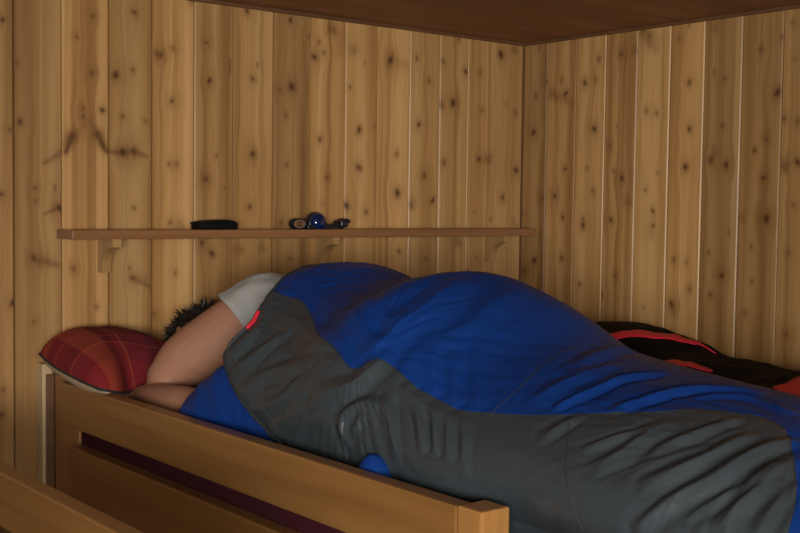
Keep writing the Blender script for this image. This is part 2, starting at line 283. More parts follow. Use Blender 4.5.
def panel_wall(name, edges, knots, flames, mapper, z_lo, z_mid, z_hi, dense, seed):
    """tongue-and-groove pine wall; edges run along the wall, mapper(u, depth, z) -> world"""
    rng = np.random.RandomState(seed)
    us, ds, ids = [], [], []
    for i, (a, b) in enumerate(zip(edges, edges[1:])):
        if a > b: a, b = b, a
        w = b-a
        fine = dense[0] <= (a+b)/2 <= dense[1]
        bl, br = rng.uniform(.0024, .0046, 2)
        inner = np.linspace(a+bl, b-br, max(3, int(w/.003)) if fine else 5)
        u = np.concatenate([[a+.0003, a+.0009, a+.0012], inner, [b-.0012, b-.0009, b-.0003]])
        dp = rng.uniform(.0022, .0038, 2)
        d = np.concatenate([[-.012, -.011, -dp[0]], np.zeros(len(inner)), [-dp[1], -.011, -.012]])
        us.append(u); ds.append(d); ids.append(np.full(len(u), i))
    U, D, I = np.concatenate(us), np.concatenate(ds), np.concatenate(ids)
    o = np.argsort(U); U, D, I = U[o], D[o], I[o]
    U[0] = min(edges); U[-1] = max(edges); D[0] = D[-1] = 0
    Zr = np.concatenate([[z_lo], np.arange(z_mid, z_hi, .003), [z_hi]])
    nu, nz = len(U), len(Zr)
    UU, ZZ = np.meshgrid(U, Zr, indexing='ij')
    DD = np.repeat(D[:, None], nz, 1); II = np.repeat(I[:, None], nz, 1)
    pid_t = rng.rand(len(edges)+1)
    pid = pid_t[II]
    gx = UU + pid*3.1; gz = ZZ + pid*7.7
    knot = np.zeros_like(UU); stain = np.zeros_like(UU)
    zr = Zr - H
    for (ku, kz, kr) in knots:
        k0 = np.argmin(np.abs(U-ku)); plank = I[k0]
        kr = kr*.92
        s1 = (np.abs(U-ku) < kr*8+.02) & (I == plank)
        s2 = np.abs(zr-kz) < kr*12+.02
        ix = np.ix_(np.where(s1)[0], np.where(s2)[0])
        du = (U[s1]-ku)[:, None]; dz = (zr[s2]-kz)[None, :]
        rag = 1 + .34*gnoise(du*130+ku*50, dz*110+kz*31)
        ra = (ku*613.7+kz*271.3) % 1; rb = (ku*157.1+kz*733.9) % 1; sk = (ra-.5)*.9
        d = np.sqrt(((du+sk*dz)/(kr*(.82+.5*ra)))**2 + (dz/(kr*(.95+.6*rb)))**2)/rag
        st = .50 + .35*((ku*917.3+kz*431.7) % 1) + min(.15, max(-.12, (kr-.0075)*40))
        core = np.minimum((st+.20)*(1 if kr > .0066 else .72), .97)*np.exp(-(d/.84)**2.3)
        ring = .10*np.exp(-((d-1.5)/.35)**2)
        knot[ix] = np.maximum(knot[ix], core)
        hal = .60*np.exp(-np.sqrt((du/(kr*2.2))**2 + (dz/(kr*2.8))**2)**1.3)
        stain[ix] = 1-(1-stain[ix])*(1-hal*.75)*(1-ring)
        w = np.exp(-((du/(kr*4))**2 + (dz/(kr*5))**2))
        gx[ix] += -.62*du*w
    for (u0, z0, u1, z1, w, s) in flames:
        k0 = np.argmin(np.abs(U-(u0+u1)/2)); plank = I[k0]
        a = np.array([u0, z0]); b = np.array([u1, z1]); ab = b-a; L = ab@ab+1e-9
        s1 = (U > min(u0, u1)-w*4) & (U < max(u0, u1)+w*4) & (I == plank); s2 = (zr > min(z0, z1)-w*4) & (zr < max(z0, z1)+w*4)
        if not s1.any() or not s2.any(): continue
        ix = np.ix_(np.where(s1)[0], np.where(s2)[0])
        pu = U[s1][:, None]; pz = zr[s2][None, :]
        t = np.clip(((pu-a[0])*ab[0] + (pz-a[1])*ab[1])/L, 0, 1)
        d = np.sqrt((pu-a[0]-t*ab[0])**2 + (pz-a[1]-t*ab[1])**2)/(w*(1.15-.55*t))
        d = d/(1+.25*gnoise(pu*70+3+0*pz, pz*40+9+0*pu))
        v = s*np.exp(-d**2)*(.75+.3*gnoise(pu*260+0*pz, pz*18+0*pu))
        if w > .016: stain[ix] = 1-(1-stain[ix])*(1-np.clip(v, 0, 1))
        else: knot[ix] = np.maximum(knot[ix], np.clip(v, 0, .9)); stain[ix] = 1-(1-stain[ix])*(1-.5*np.exp(-(d/2)**2)*s)
    V = np.stack(mapper(UU.ravel(), DD.ravel(), ZZ.ravel()), -1)
    o = mesh_obj(name, V, [], None)
    me = o.data
    F = grid_faces(nu, nz)
    # make sure the faces look into the room
    p = V[F[0]]; nrm = np.cross(p[1]-p[0], p[2]-p[0]); inward = np.array(mapper(np.zeros(1), np.ones(1), np.zeros(1))).ravel()-np.array(mapper(np.zeros(1), np.zeros(1), np.zeros(1))).ravel()
    if nrm@inward < 0: F = F[:, ::-1]
    bpy.data.objects.remove(o); bpy.data.meshes.remove(me)
    o = mesh_obj(name, V, F, M_PANEL); me = o.data
    for n_, a in (('gx', gx), ('gz', gz), ('pid', pid), ('knot', np.clip(knot, 0, 1)), ('stain', np.clip(stain, 0, .9))): set_attr(me, n_, a.ravel())
    o['kind'] = 'structure'
    return o
def structure(o):
    o['kind'] = 'structure'; return o

CEIL = H + .552
XL, YF = -3.9, -4.6       # left wall and the wall behind the photographer
eA = [0.0] + EA[::-1] + [-1.747-.125*k for k in range(1, 18)]
eA = [e for e in eA if e > XL+.03] + [XL]
panel_wall('wall_back', eA, KA, FA, lambda u, d, z: (u, -d*1.0-0*u, z), 0, H-.72, CEIL, (-1.9, 0), 11)
eB = [0.0] + EB + [-.99-.1245*k for k in range(1, 29)]
eB = [e for e in eB if e > YF+.03] + [YF]
panel_wall('wall_right', eB, KB, FB, lambda u, d, z: (-d, u, z), 0, H-.48, CEIL, (-1.2, 0), 23)
VY0, VY1, VZ0, VZ1 = -4.40, -3.20, 1.18, 1.82
bm = bmesh.new()
for b in ((XL-.1, XL, YF-.12, VY0, 0, CEIL), (XL-.1, XL, VY1, .1, 0, CEIL), (XL-.1, XL, VY0, VY1, 0, VZ0), (XL-.1, XL, VY0, VY1, VZ1, CEIL)): add_box(bm, *b)
structure(bm_obj('wall_left', bm, M_DARK))
# wall behind the photographer with the window the daylight comes through
WX0, WX1, WZ0, WZ1 = -3.80, -2.60, 1.18, 1.82
bm = bmesh.new()
for b in ((XL, WX0, YF-.12, YF, 0, CEIL), (WX1, .1, YF-.12, YF, 0, CEIL), (WX0, WX1, YF-.12, YF, 0, WZ0), (WX0, WX1, YF-.12, YF, WZ1, CEIL)): add_box(bm, *b)
structure(bm_obj('wall_front', bm, M_DARK))
structure(box_obj('ceiling', (XL-.1, .1, YF-.12, .1, CEIL, CEIL+.06), M_CEIL, bev=0))
structure(box_obj('floor', (XL-.1, .1, YF-.12, .1, -.06, 0), M_FLOOR, bev=0))
w = bpy.data.objects.new('window_1', None); link(w); w.location = ((WX0+WX1)/2, YF, WZ0); structure(w)
bm = bmesh.new(); m = (WX0+WX1)/2
for b in ((WX0, WX0+.04, YF-.08, YF-.03, WZ0, WZ1), (WX1-.04, WX1, YF-.08, YF-.03, WZ0, WZ1), (WX0, WX1, YF-.08, YF-.03, WZ0, WZ0+.04), (WX0, WX1, YF-.08, YF-.03, WZ1-.04, WZ1), (m-.03, m+.03, YF-.08, YF-.03, WZ0, WZ1)): add_box(bm, *b, .004)
bm_obj('window_frame', bm, M_PLASTER, w)
for a, b in ((WX0+.04, m-.03), (m+.03, WX1-.04)): box_obj('pane', (a, b, YF-.058, YF-.052, WZ0+.04, WZ1-.04), M_PANE, w, 0)
box_obj('window_sill', (WX0-.05, WX1+.05, YF-.03, YF+.07, WZ0-.03, WZ0), M_BRACKET, w)
w = bpy.data.objects.new('window_added', None); link(w); w.location = (XL, (VY0+VY1)/2, VZ0); structure(w)  # second window, out of view, added to soften the light and light aisle-facing sides
bm = bmesh.new(); m = (VY0+VY1)/2
for b in ((XL-.08, XL-.03, VY0, VY0+.04, VZ0, VZ1), (XL-.08, XL-.03, VY1-.04, VY1, VZ0, VZ1), (XL-.08, XL-.03, VY0, VY1, VZ0, VZ0+.04), (XL-.08, XL-.03, VY0, VY1, VZ1-.04, VZ1), (XL-.08, XL-.03, m-.03, m+.03, VZ0, VZ1)): add_box(bm, *b, .004)
bm_obj('window_frame', bm, M_PLASTER, w)
for a, b in ((VY0+.04, m-.03), (m+.03, VY1-.04)): box_obj('pane', (XL-.058, XL-.052, a, b, VZ0+.04, VZ1-.04), M_PANE, w, 0)
box_obj('window_sill', (XL-.03, XL+.07, VY0-.05, VY1+.05, VZ0-.03, VZ0), M_BRACKET, w)
structure(box_obj('trim_1', (XL, 0, -.012, 0, CEIL-.010, CEIL), M_TRIM, bev=.002))
structure(box_obj('corner_shade_strip', (-.0055, 0, -.0055, 0, 0, CEIL-.011), M_TRIM, bev=0))  # dark strip put in for the shade of the corner gap
structure(box_obj('trim_2', (-.012, 0, YF, -.012, CEIL-.010, CEIL), M_TRIM, bev=.002))

# ------------------------------------------------------------------ wall shelf and what lies on it
SH = H - .0705
shelf = thing('wall_shelf', 'long narrow wooden shelf on the plank wall above the sleepers', 'shelf', (-.87, -.06, SH-.023))
bm = bmesh.new(); add_box(bm, -1.641, -.029, -.10, -.0005, SH-.023, SH, .0025)
bm_obj('shelf_board', bm, M_SHELF, shelf)
def bracket(x0, x1):
    """a board sawn to a concave curve: deep at the top, shallow at the wall"""
    pr = [(0, -.0), (-.090, 0), (-.090, -.021)]
    for k in range(11):
        t = k/10; a = PI/2*t
        pr.append((-.090 + .062*math.sin(a)*1.0, -.021 - .053*(1-math.cos(a))))
    pr += [(-.026, -.088), (0, -.088)]
    bm = bmesh.new(); zt = SH-.023
    A = [bm.verts.new((x0, y-.0005, zt+z)) for y, z in pr]; B = [bm.verts.new((x1, y-.0005, zt+z)) for y, z in pr]
    bm.faces.new(A); bm.faces.new(B[::-1])
    for i in range(len(pr)):
        j = (i+1) % len(pr); bm.faces.new((A[j], A[i], B[i], B[j]))
    bm_obj('bracket', bm, M_BRACKET, shelf)
for c in (-1.519, -.838, -.155): bracket(c-.012, c+.012)

case = thing('case', 'slim black case lying on the left half of the shelf', 'case', (-1.228, -.07, SH))
def rounded(x0, x1, y0, y1, z0, z1, r, seg=4):
    bm = bmesh.new(); add_box(bm, x0, x1, y0, y1, z0, z1, r, seg); return bm
bm = rounded(-1.284, -1.166, -.090, -.038, SH, SH+.021, .007); bm_obj('case_body', bm, M_CASE, case, True)
bm = bmesh.new()                      # the flap rises a little to the right and drops at its snapped end
prof = [(-1.283, .019), (-1.26, .023), (-1.235, .025), (-1.2, .0265), (-1.18, .024), (-1.167, .017)]
top = [[bm.verts.new((x, y, SH+z)) for x, z in prof] for y in (-.091, -.037)]
lo = [[bm.verts.new((x, y, SH+z-.005)) for x, z in prof] for y in (-.091, -.037)]
for i in range(len(prof)-1):
    bm.faces.new((top[0][i], top[0][i+1], top[1][i+1], top[1][i])); bm.faces.new((lo[0][i], lo[1][i], lo[1][i+1], lo[0][i+1]))
    for k in (0, 1): bm.faces.new((top[k][i], top[k][i+1], lo[k][i+1], lo[k][i]))
for i in (0, -1): bm.faces.new((top[0][i], top[1][i], lo[1][i], lo[0][i]))
bm_obj('flap', bm, M_CASE, case)

lamp = thing('head_lamp', 'black head lamp with blue lens and coiled strap on the shelf', 'head lamp', (-.89, -.075, SH))
def lathe_y(cx, cy, cz, prof, n=28, tilt=0.):
    """profile (radius, offset towards -y) turned round an axis pointing into the room, tilted upwards"""
    vs, fs = [], []; R = Matrix.Rotation(-tilt, 3, 'X')
    for r, o in prof:
        for k in range(n):
            a = 2*PI*k/n; p = R @ Vector((r*math.cos(a), -o, r*math.sin(a))); vs.append((cx+p.x, cy+p.y, max(cz+p.z, SH+.0005)))
    for i in range(len(prof)-1):
        for k in range(n): fs.append((i*n+k, i*n+(k+1) % n, (i+1)*n+(k+1) % n, (i+1)*n+k))
    fs.append(tuple(range(n))[::-1]); fs.append(tuple((len(prof)-1)*n+k for k in range(n)))
    return vs, fs
LX = -.900
v, f = lathe_y(LX, -.07, SH+.0165, [(.022, -.020), (.029, -.012), (.0325, 0), (.0325, .006), (.030, .014), (.027, .016)], tilt=.15)
mesh_obj('lamp_housing', v, f, M_LAMPBODY, lamp, True)
v, f = lathe_y(LX, -.07, SH+.0175, [(.026, .013), (.0255, .018), (.022, .025), (.015, .030), (.005, .032)], tilt=.35)
mesh_obj('lens', v, f, M_LENS, lamp, True)
bm = rounded(LX-.040, LX+.034, -.094, -.045, SH, SH+.013, .005); bm_obj('lamp_base', bm, M_LAMPBODY, lamp, True)
def ribbon(pts, w, th, y0):
    """flat elastic strap standing on edge: follows points in the x/z plane, w wide along y"""
    P = curve_pts(pts, 6); vs, fs = [], []
    for i, p in enumerate(P):
        t = P[min(i+1, len(P)-1)] - P[max(i-1, 0)]; t = t/np.linalg.norm(t); nx, nz = -t[1], t[0]
        for a, b in ((1, 0), (1, 1), (-1, 1), (-1, 0)): vs.append((p[0]+nx*th/2*a, y0-w*b, SH+p[1]+nz*th/2*a))
    for i in range(len(P)-1):
        for k in range(4): fs.append((i*4+k, i*4+(k+1) % 4, i*4+4+(k+1) % 4, i*4+4+k))
    fs.append((0, 1, 2, 3)); e = (len(P)-1)*4; fs.append((e+3, e+2, e+1, e)); return vs, fs
loop = [(-.960+.022*math.cos(a), .0155+.0135*math.sin(a)) for a in np.linspace(0, 2*PI, 15)]
v, f = ribbon(loop, .022, .0034, -.060); mesh_obj('strap', v, f, M_STRAP, lamp)
loop2 = [(-.960+.0185*math.cos(a), .0155+.0100*math.sin(a)) for a in np.linspace(0, 2*PI, 15)]
v, f = ribbon(loop2, .020, .0026, -.061); mesh_obj('strap_padding', v, f, M_STRAPIN, lamp, label='pinkish inner face of the coiled strap')
v1 = ribbon([(-.875, .004), (-.85, .006), (-.832, .010), (-.815, .020), (-.802, .027), (-.792, .026), (-.786, .019)], .030, .0065, -.055)
v2 = ribbon([(-.872, .011), (-.85, .012), (-.83, .006), (-.81, .006), (-.800, .013), (-.806, .021), (-.818, .014)], .028, .0065, -.056)
v, f = merge(v1, v2); mesh_obj('strap', v, f, M_STRAP, lamp)
bm = rounded(-.822, -.796, -.092, -.05, SH+.006, SH+.026, .005); bm_obj('strap_buckle', bm, M_LAMPBODY, lamp, True)

# ------------------------------------------------------------------ bunks
RX = -1.70                                  # outer face of the guard rail
def prism(bm, x0, x1, y0, y1, z0, z1): add_box(bm, x0, x1, y0, y1, z0, z1, .004, 2)
bed = thing('bunk_bed', 'honey wooden bunk with guard rail and square posts under the blue sleeping bag', 'bunk bed', (RX, -1.6, 0), 'wooden bunks')
def bpart(name, b, mat=M_BED, bev=.004, label=None, parent=None): return box_obj(name, b, mat, parent or bed, bev, label)
bpart('guard_rail', (RX, RX+.034, -1.581, -.163, H-.531, H-.430))
bpart('side_board', (RX, RX+.034, -1.581, -.220, H-.700, H-.575))
bpart('post', (RX, RX+.056, -1.634, -1.582, 0, H-.428), M_POST)
bpart('post', (RX+.0345, RX+.090, -.192, -.0485, 0, H-.4295), M_POST)
bpart('batten', (RX+.006, RX+.034, -.0405, -.001, 0, H-.403), M_PALE, label='pale raw wooden batten against the wall')
bpart('batten', (RX+.014, RX+.0335, -.0475, -.0415, 0, H-.428), M_TRIM, .001, label='dark brown strip in place of the shaded gap beside the post')  # dark colour stands in for the shade between batten and post
bpart('slat_base', (RX+.0345, -.01, -2.30, -.192, H-.66, H-.63))
bpart('post', (RX, RX+.056, -2.36, -2.304, 0, H-.62), M_POST)
bpart('side_board', (RX, RX+.034, -2.304, -1.634, H-.700, H-.6325))
mat1 = bm_obj('mattress', rounded(RX+.036, -.86, -2.29, -.193, H-.629, H-.502, .02), M_MAROON, None, True)
mat1['label'] = 'dark maroon mattress seen through the gap between the bunk boards'; mat1['category'] = 'mattress'; mat1['group'] = 'bunk mattresses'
mat2 = bm_obj('mattress', rounded(-.855, -.03, -2.29, -.193, H-.629, H-.502, .02), M_MAROON, None, True)
mat2['label'] = 'mattress under the black sleeping bag beside the right wall'; mat2['category'] = 'mattress'; mat2['group'] = 'bunk mattresses'

# the neighbouring bunk across the narrow aisle
R2 = -2.117
bed2 = thing('bunk_bed', 'second wooden bunk whose rail crosses the lower left corner', 'bunk bed', (R2, -1.2, 0), 'wooden bunks')
def b2(name, b, mat=M_BED): return box_obj(name, b, mat, bed2, .004)
b2('guard_rail', (R2-.030, R2, -1.62, -.163, H-.518, H-.430))
b2('side_board', (R2-.030, R2, -1.62, -.147, H-.705, H-.600))
b2('post', (R2-.09, R2-.0305, -.21, -.12, 0, H-.4295), M_POST)
b2('post', (R2-.056, R2, -1.676, -1.621, 0, H-.428), M_POST)
b2('slat_base', (XL+.03, R2-.0905, -2.30, -.12, H-.66, H-.63))
b2('post', (XL+.03, XL+.085, -.118, -.03, 0, H-.55), M_POST)
m3 = bm_obj('mattress', rounded(XL+.06, R2-.095, -2.28, -.13, H-.629, H-.530, .02), M_MAROON, None, True)
m3['label'] = 'mattress on the second bunk behind the rail in the lower left corner'; m3['category'] = 'mattress'; m3['group'] = 'bunk mattresses'

# ------------------------------------------------------------------ pillow
pil = thing('pillow', 'red and orange plaid pillow under the sleeper\'s head', 'pillow', (-1.44, -.20, H-.49))
def pillow_side(sgn, n=49):
    u = np.sin(np.linspace(-PI/2, PI/2, n)); U, Vv = np.meshgrid(u, u, indexing='ij')
    hx = .285; cx, cy = -1.430, -.205
    front = .195 - .115*(1/(1+np.exp(-(U+.70)/.07)))                 # the arm pushes the near edge back
    hy = np.where(Vv < 0, front, .175)
    x = cx + hx*U*(1-.05*Vv**2); y = cy + hy*Vv*(1-.06*U**2)
    e = np.clip(1-np.abs(U)**5.0, 0, 1)**.5*np.clip(1-np.abs(Vv)**np.where(Vv > 0, 7., 3.6), 0, 1)**.5
    left = np.clip(-U, 0, 1)
    mid = -.402 + left*(.004 + .021*Vv) - .035*np.clip(-Vv, 0, 1)*np.clip((U+1)/.4, 0, 1) - .050*np.clip((U+.35)/1.0, 0, 1)**1.2
    if sgn > 0:
        t = .088*e
        t = t - .080*np.exp(-(((x+1.30)/.125)**2 + ((y+.19)/.14)**2)) - .05*np.exp(-(((x+1.51)/.07)**2 + ((y+.32)/.09)**2))
        t = np.maximum(t, .010*e) + .004*gnoise(U*3+5, Vv*3)*e
    else:
        t = .050*e + .003*gnoise(U*4, Vv*4+9)*e
    z = mid + sgn*t
    if sgn < 0: z = np.maximum(z, -.4995)
    return np.stack([x, y, H+z], -1).reshape(-1, 3), grid_faces(n, n), ((U+1)/2).ravel(), ((Vv+1)/2).ravel()
for sgn, nm, m in ((1, 'pillow_cover', M_PLAID), (-1, 'pillow_underside', M_BEIGE)):
    V, F, uu, vv = pillow_side(sgn)
    if sgn < 0: F = F[:, ::-1]
    o = mesh_obj(nm, V, F, m, pil, True, None if sgn > 0 else 'plain beige underside')
    uvl = o.data.uv_layers.new(name='UVMap')
    li = np.zeros(len(o.data.loops), int); o.data.loops.foreach_get('vertex_index', li)
    uvl.data.foreach_set('uv', np.stack([uu[li], vv[li]], -1).ravel())
    if sgn > 0:
        n = 49; idx = [i*n for i in range(n)] + [(n-1)*n+j for j in range(1, n)] + [i*n+n-1 for i in range(n-2, -1, -1)] + [j for j in range(n-2, 0, -1)]
        ring = [V[i] for i in idx]; ring = ring + [ring[0]]
        v, f = tube(ring, [.0032]*len(ring), 8, False); mesh_obj('seam', v, f, M_SEAM, pil, True, 'dark seam round the pillow')

# ------------------------------------------------------------------ the sleeper, lying on the side
def W(p): return (p[0], p[1], H+p[2])
def limb(pts, n=20, per=5):
    P = curve_pts(pts, per); return tube([W(p) for p in P[:, :3]], P[:, 3], n)
SHO, ELB = (-1.325, -.500, -.240), (-1.522, -.372, -.408)
parts = []
parts.append(limb([(-1.29, -1.20, -.335, .105), (-1.285, -1.10, -.335, .122), (-1.29, -.95, -.345, .108), (-1.29, -.78, -.335, .122), (-1.295, -.62, -.330, .125), (-1.30, -.52, -.335, .105), (-1.305, -.44, -.345, .072), (-1.31, -.36, -.352, .054), (-1.312, -.29, -.356, .058)], 28))
parts.append(limb([(-1.28, -.60, -.28, .075), (*SHO, .074), (-1.380, -.455, -.284, .073), (-1.444, -.418, -.337, .073), (-1.490, -.388, -.374, .066), (*ELB, .052)]))
parts.append(limb([(*ELB, .050), (-1.47, -.335, -.430, .043), (-1.40, -.295, -.450, .038), (-1.31, -.300, -.462, .028)]))
parts.append(limb([(-1.30, -.60, -.40, .075), (-1.34, -.545, -.415, .064), (-1.45, -.59, -.440, .052), (-1.550, -.625, -.452, .042)]))
parts.append(limb([(-1.550, -.625, -.452, .042), (-1.572, -.54, -.446, .043), (-1.572, -.42, -.450, .037), (-1.562, -.32, -.458, .029)]))
# legs, knees drawn up a little
for hz, kz, az in ((-.325, -.378, -.392), (-.405, -.432, -.445)):
    dx = .03 if hz < -.35 else 0
    parts.append(limb([(-1.29, -1.17, hz, .085), (-1.36, -1.32, (hz*2+kz)/3, .070), (-1.45+dx, -1.515, kz, .054), (-1.44+dx, -1.58, kz, .050)]))
    parts.append(limb([(-1.44+dx, -1.56, kz, .050), (-1.38, -1.68, (kz*2+az)/3, .050), (-1.31, -1.86, az, .036), (-1.29, -1.97, az, .034)]))
    parts.append(limb([(-1.275, -1.985, az, .036), (-1.34, -2.02, az-.004, .032), (-1.42, -2.055, az-.008, .024)]))
# hands: palm, four unequal bent fingers and a thumb from the side of the palm
def hand(wr, d, side, nrm):
    d = Vector(d).normalized(); nrm = Vector(nrm).normalized(); s = d.cross(nrm).normalized()*side; wr = Vector(wr)
    def P(a, b, c): return wr + d*a + s*b + nrm*c
    def L(pts): return tube([tuple(Vector((p.x, p.y, H+p.z))) for p in (P(*q[:3]) for q in pts)], [q[3] for q in pts], 10)
    out = []
    for b in (-.028, -.010, .009, .027): out.append(L([(-.01, b*.5, 0, .017), (.04, b*.9, .001, .0145), (.082, b, .001, .0105)]))
    for b, ln in ((-.029, .058), (-.010, .072), (.010, .078), (.029, .068)):
        out.append(L([(.078, b, .001, .0098), (.078+ln*.45, b*1.12, -.003, .0090), (.078+ln*.78, b*1.18, -.012, .0082), (.078+ln*.97, b*1.18, -.022, .0072)]))
    out.append(L([(.012, .022, -.004, .016), (.042, .046, -.009, .0125), (.068, .058, -.013, .0105), (.090, .062, -.017, .0088)]))
    return out
parts += hand((-1.31, -.300, -.462), (.93, -.25, 0), 1, (0, 0, 1))
parts += hand((-1.562, -.320, -.459), (.25, 1, -.15), 1, (0, 0, 1))
# head: skull, jaw, nose, brow, ears, closed lids and lips (the face looks towards the aisle)
HC = Vector((-1.312, -.205, H-.350))
FW = Vector((-.94, -.12, -.10)).normalized(); UPH = Vector((-.02, 1, .0)); UPH = (UPH - FW*UPH.dot(FW)).normalized(); SD = FW.cross(UPH)
def hp(f, u, s): return HC + FW*f + UPH*u + SD*s
def ell(c, rf, ru, rs, n=24):
    vs, fs = [], []
    for i in range(n//2+1):
        a = PI*(i+.001)/(n//2+.002)
        for k in range(n):
            b = 2*PI*k/n; p = FW*(rf*math.sin(a)*math.cos(b)) + SD*(rs*math.sin(a)*math.sin(b)) + UPH*(ru*math.cos(a)); vs.append(tuple(c+p))
    for i in range(n//2):
        for k in range(n): fs.append((i*n+k, i*n+(k+1) % n, (i+1)*n+(k+1) % n, (i+1)*n+k))
    fs.append(tuple(range(n))); fs.append(tuple((n//2)*n+k for k in range(n))[::-1]); return vs, fs
parts += [ell(hp(-.012, .035, 0), .092, .080, .074), ell(hp(.028, -.045, 0), .058, .075, .055), ell(hp(.045, .0, 0), .045, .07, .060), ell(hp(.066, -.098, 0), .022, .020, .024),
          ell(hp(.083, .022, 0), .012, .012, .050)]
parts.append(tube([tuple(hp(.082, .012, 0)), tuple(hp(.100, -.018, 0)), tuple(hp(.106, -.034, 0))], [.008, .011, .013], 12))
for s in (-1, 1):
    parts.append(ell(hp(.078, .002, s*.030), .014, .010, .016)); parts.append(ell(hp(.098, -.036, s*.011), .009, .008, .009)); parts.append(ell(hp(-.004, -.014, s*.068), .014, .024, .007))
parts += [ell(hp(.086, -.062, 0), .010, .006, .024), ell(hp(.084, -.073, 0), .010, .006, .021)]
V, F = merge(*parts)
tmp = mesh_obj('sleeper_build', V, F, None)
rm = tmp.modifiers.new('r', 'REMESH'); rm.mode = 'VOXEL'; rm.voxel_size = .0048
sm = tmp.modifiers.new('s', 'SMOOTH'); sm.factor = .5; sm.iterations = 5
dg = bpy.context.evaluated_depsgraph_get(); ev = tmp.evaluated_get(dg); me = ev.to_mesh()
BV = np.zeros(len(me.vertices)*3); me.vertices.foreach_get('co', BV); BV = BV.reshape(-1, 3)
BN = np.zeros(len(me.vertices)*3); me.vertices.foreach_get('normal', BN); BN = BN.reshape(-1, 3)
BF = [tuple(p.vertices) for p in me.polygons]
ev.to_mesh_clear(); bpy.data.objects.remove(tmp)
person = mesh_obj('person', BV, BF, M_SKIN, None, True)
person['label'] = 'person asleep on their side, bare arm over face, in a grey shirt'; person['category'] = 'person'
# shirt: the torso and upper sleeves, lifted off the skin
rel = BV - np.array([0, 0, H])
def seg_d(p, a, b):
    a, b = np.array(a), np.array(b); ab = b-a; t = ((p-a)@ab)/(ab@ab); tc = np.clip(t, 0, 1); return np.linalg.norm(p-a-tc[:, None]*ab, axis=1), t
d1, t1 = seg_d(rel, SHO, ELB)
A, B = np.array((-1.41, -.435, -.243)), np.array((-1.445, -.600, -.283))
ax = (np.array(ELB)-np.array(SHO)); ax /= np.linalg.norm(ax); ab = (B-A)/np.linalg.norm(B-A); nn = ax - ab*(ax@ab); nn /= np.linalg.norm(nn)
g = (rel-A)@nn
d2, t2 = seg_d(rel, (-1.33, -.55, -.41), (-1.55, -.625, -.452)); d3, _ = seg_d(rel, (-1.55, -.625, -.452), (-1.564, -.32, -.46))
d4, _ = seg_d(rel, (-1.515, -.36, -.405), (-1.31, -.300, -.462))
hd = np.linalg.norm(rel-np.array((-1.315, -.17, -.352)), axis=1)
ok = ((g < .0) | (d1 > .125) | (rel[:, 1] < -.62)) & (rel[:, 1] > -1.16) & (rel[:, 1] < -.395) & ~((d2 < .075) & (t2 > .55)) & (d3 > np.where(rel[:, 0] < -1.5, .095, .06)) & (d4 > .05)
ok &= ~((rel[:, 1] > -1.25) & (rel[:, 1] < -1.05) & (rel[:, 0] < -1.42))
off = .007 + .004*gnoise(rel[:, 1]*28+rel[:, 0]*9, rel[:, 2]*26+rel[:, 0]*17) + .010*np.exp(-(g/.03)**2)*(d1 < .12)
SV = BV + BN*off[:, None]
faces = [f for f in BF if all(ok[i] for i in f)]
used = sorted({i for f in faces for i in f}); mp = {i: k for k, i in enumerate(used)}
shirt = mesh_obj('shirt', SV[used], [tuple(mp[i] for i in f) for f in faces], M_SHIRT, person, True)
s = shirt.modifiers.new('thickness', 'SOLIDIFY'); s.thickness = .003; s.offset = -1
s = shirt.modifiers.new('soft', 'SMOOTH'); s.factor = .5; s.iterations = 6
# hair: a cap over the skull with short uneven tufts
hv, hf = [], []
sc = Vector(hp(-.012, .035, 0)); rr = (.092, .080, .074)
rng = random.Random(5)
def scalp(a, b, k=1.0): return sc + FW*(rr[0]*k*math.sin(a)*math.cos(b)) + SD*(rr[2]*k*math.sin(a)*math.sin(b)) + UPH*(rr[1]*k*math.cos(a))
def hairy(p):
    q = p - HC; f, u = q.dot(FW), q.dot(UPH)
    return u > -.060 + max(0, f-.015)*1.5 
cap = []
nA, nB = 26, 44
idx = {}
for i in range(nA+1):
    for j in range(nB):
        a = PI*i/nA; b = 2*PI*j/nB; p = scalp(a, b, 1.07+.02*rng.random())
        idx[i, j] = len(hv); hv.append(tuple(p))
for i in range(nA):
    for j in range(nB):
        c = scalp(PI*(i+.5)/nA, 2*PI*(j+.5)/nB)
        if hairy(c): hf.append((idx[i, j], idx[i+1, j], idx[i+1, (j+1) % nB], idx[i, (j+1) % nB]))
tp = [(hv, hf)]
for _ in range(1500):
    a = math.acos(rng.uniform(-1, 1)); b = rng.uniform(0, 2*PI); p = scalp(a, b)
    if not hairy(p): continue
    nrm = (p-sc).normalized(); flow = (UPH*rng.uniform(-.7, .5) - FW*rng.uniform(-.5, .6) + SD*rng.uniform(-.5, .5))
    L = rng.uniform(.016, .036); q0 = scalp(a, b, 1.03); q1 = q0 + nrm*L*.5 + flow*L*.25; q2 = q0 + nrm*L*.75 + flow*L*.8
    for q in (q1, q2):
        q.y = min(q.y, -.012)
    r = rng.uniform(.0018, .0034); s_ = nrm.cross(flow + Vector((.01, .02, .03))).normalized(); t_ = nrm.cross(s_).normalized()
    vs = []
    for q, k in ((q0, 1), (q1, .75)):
        for m_ in range(3):
            an = 2*PI*m_/3; vs.append(tuple(q + (s_*math.cos(an) + t_*math.sin(an))*r*k))
    vs.append(tuple(q2))
    tp.append((vs, [(0, 1, 4, 3), (1, 2, 5, 4), (2, 0, 3, 5), (3, 4, 6), (4, 5, 6), (5, 3, 6)]))
v, f = merge(*tp)
mesh_obj('hair', v, f, M_HAIR, person, False, 'short dark tousled hair')

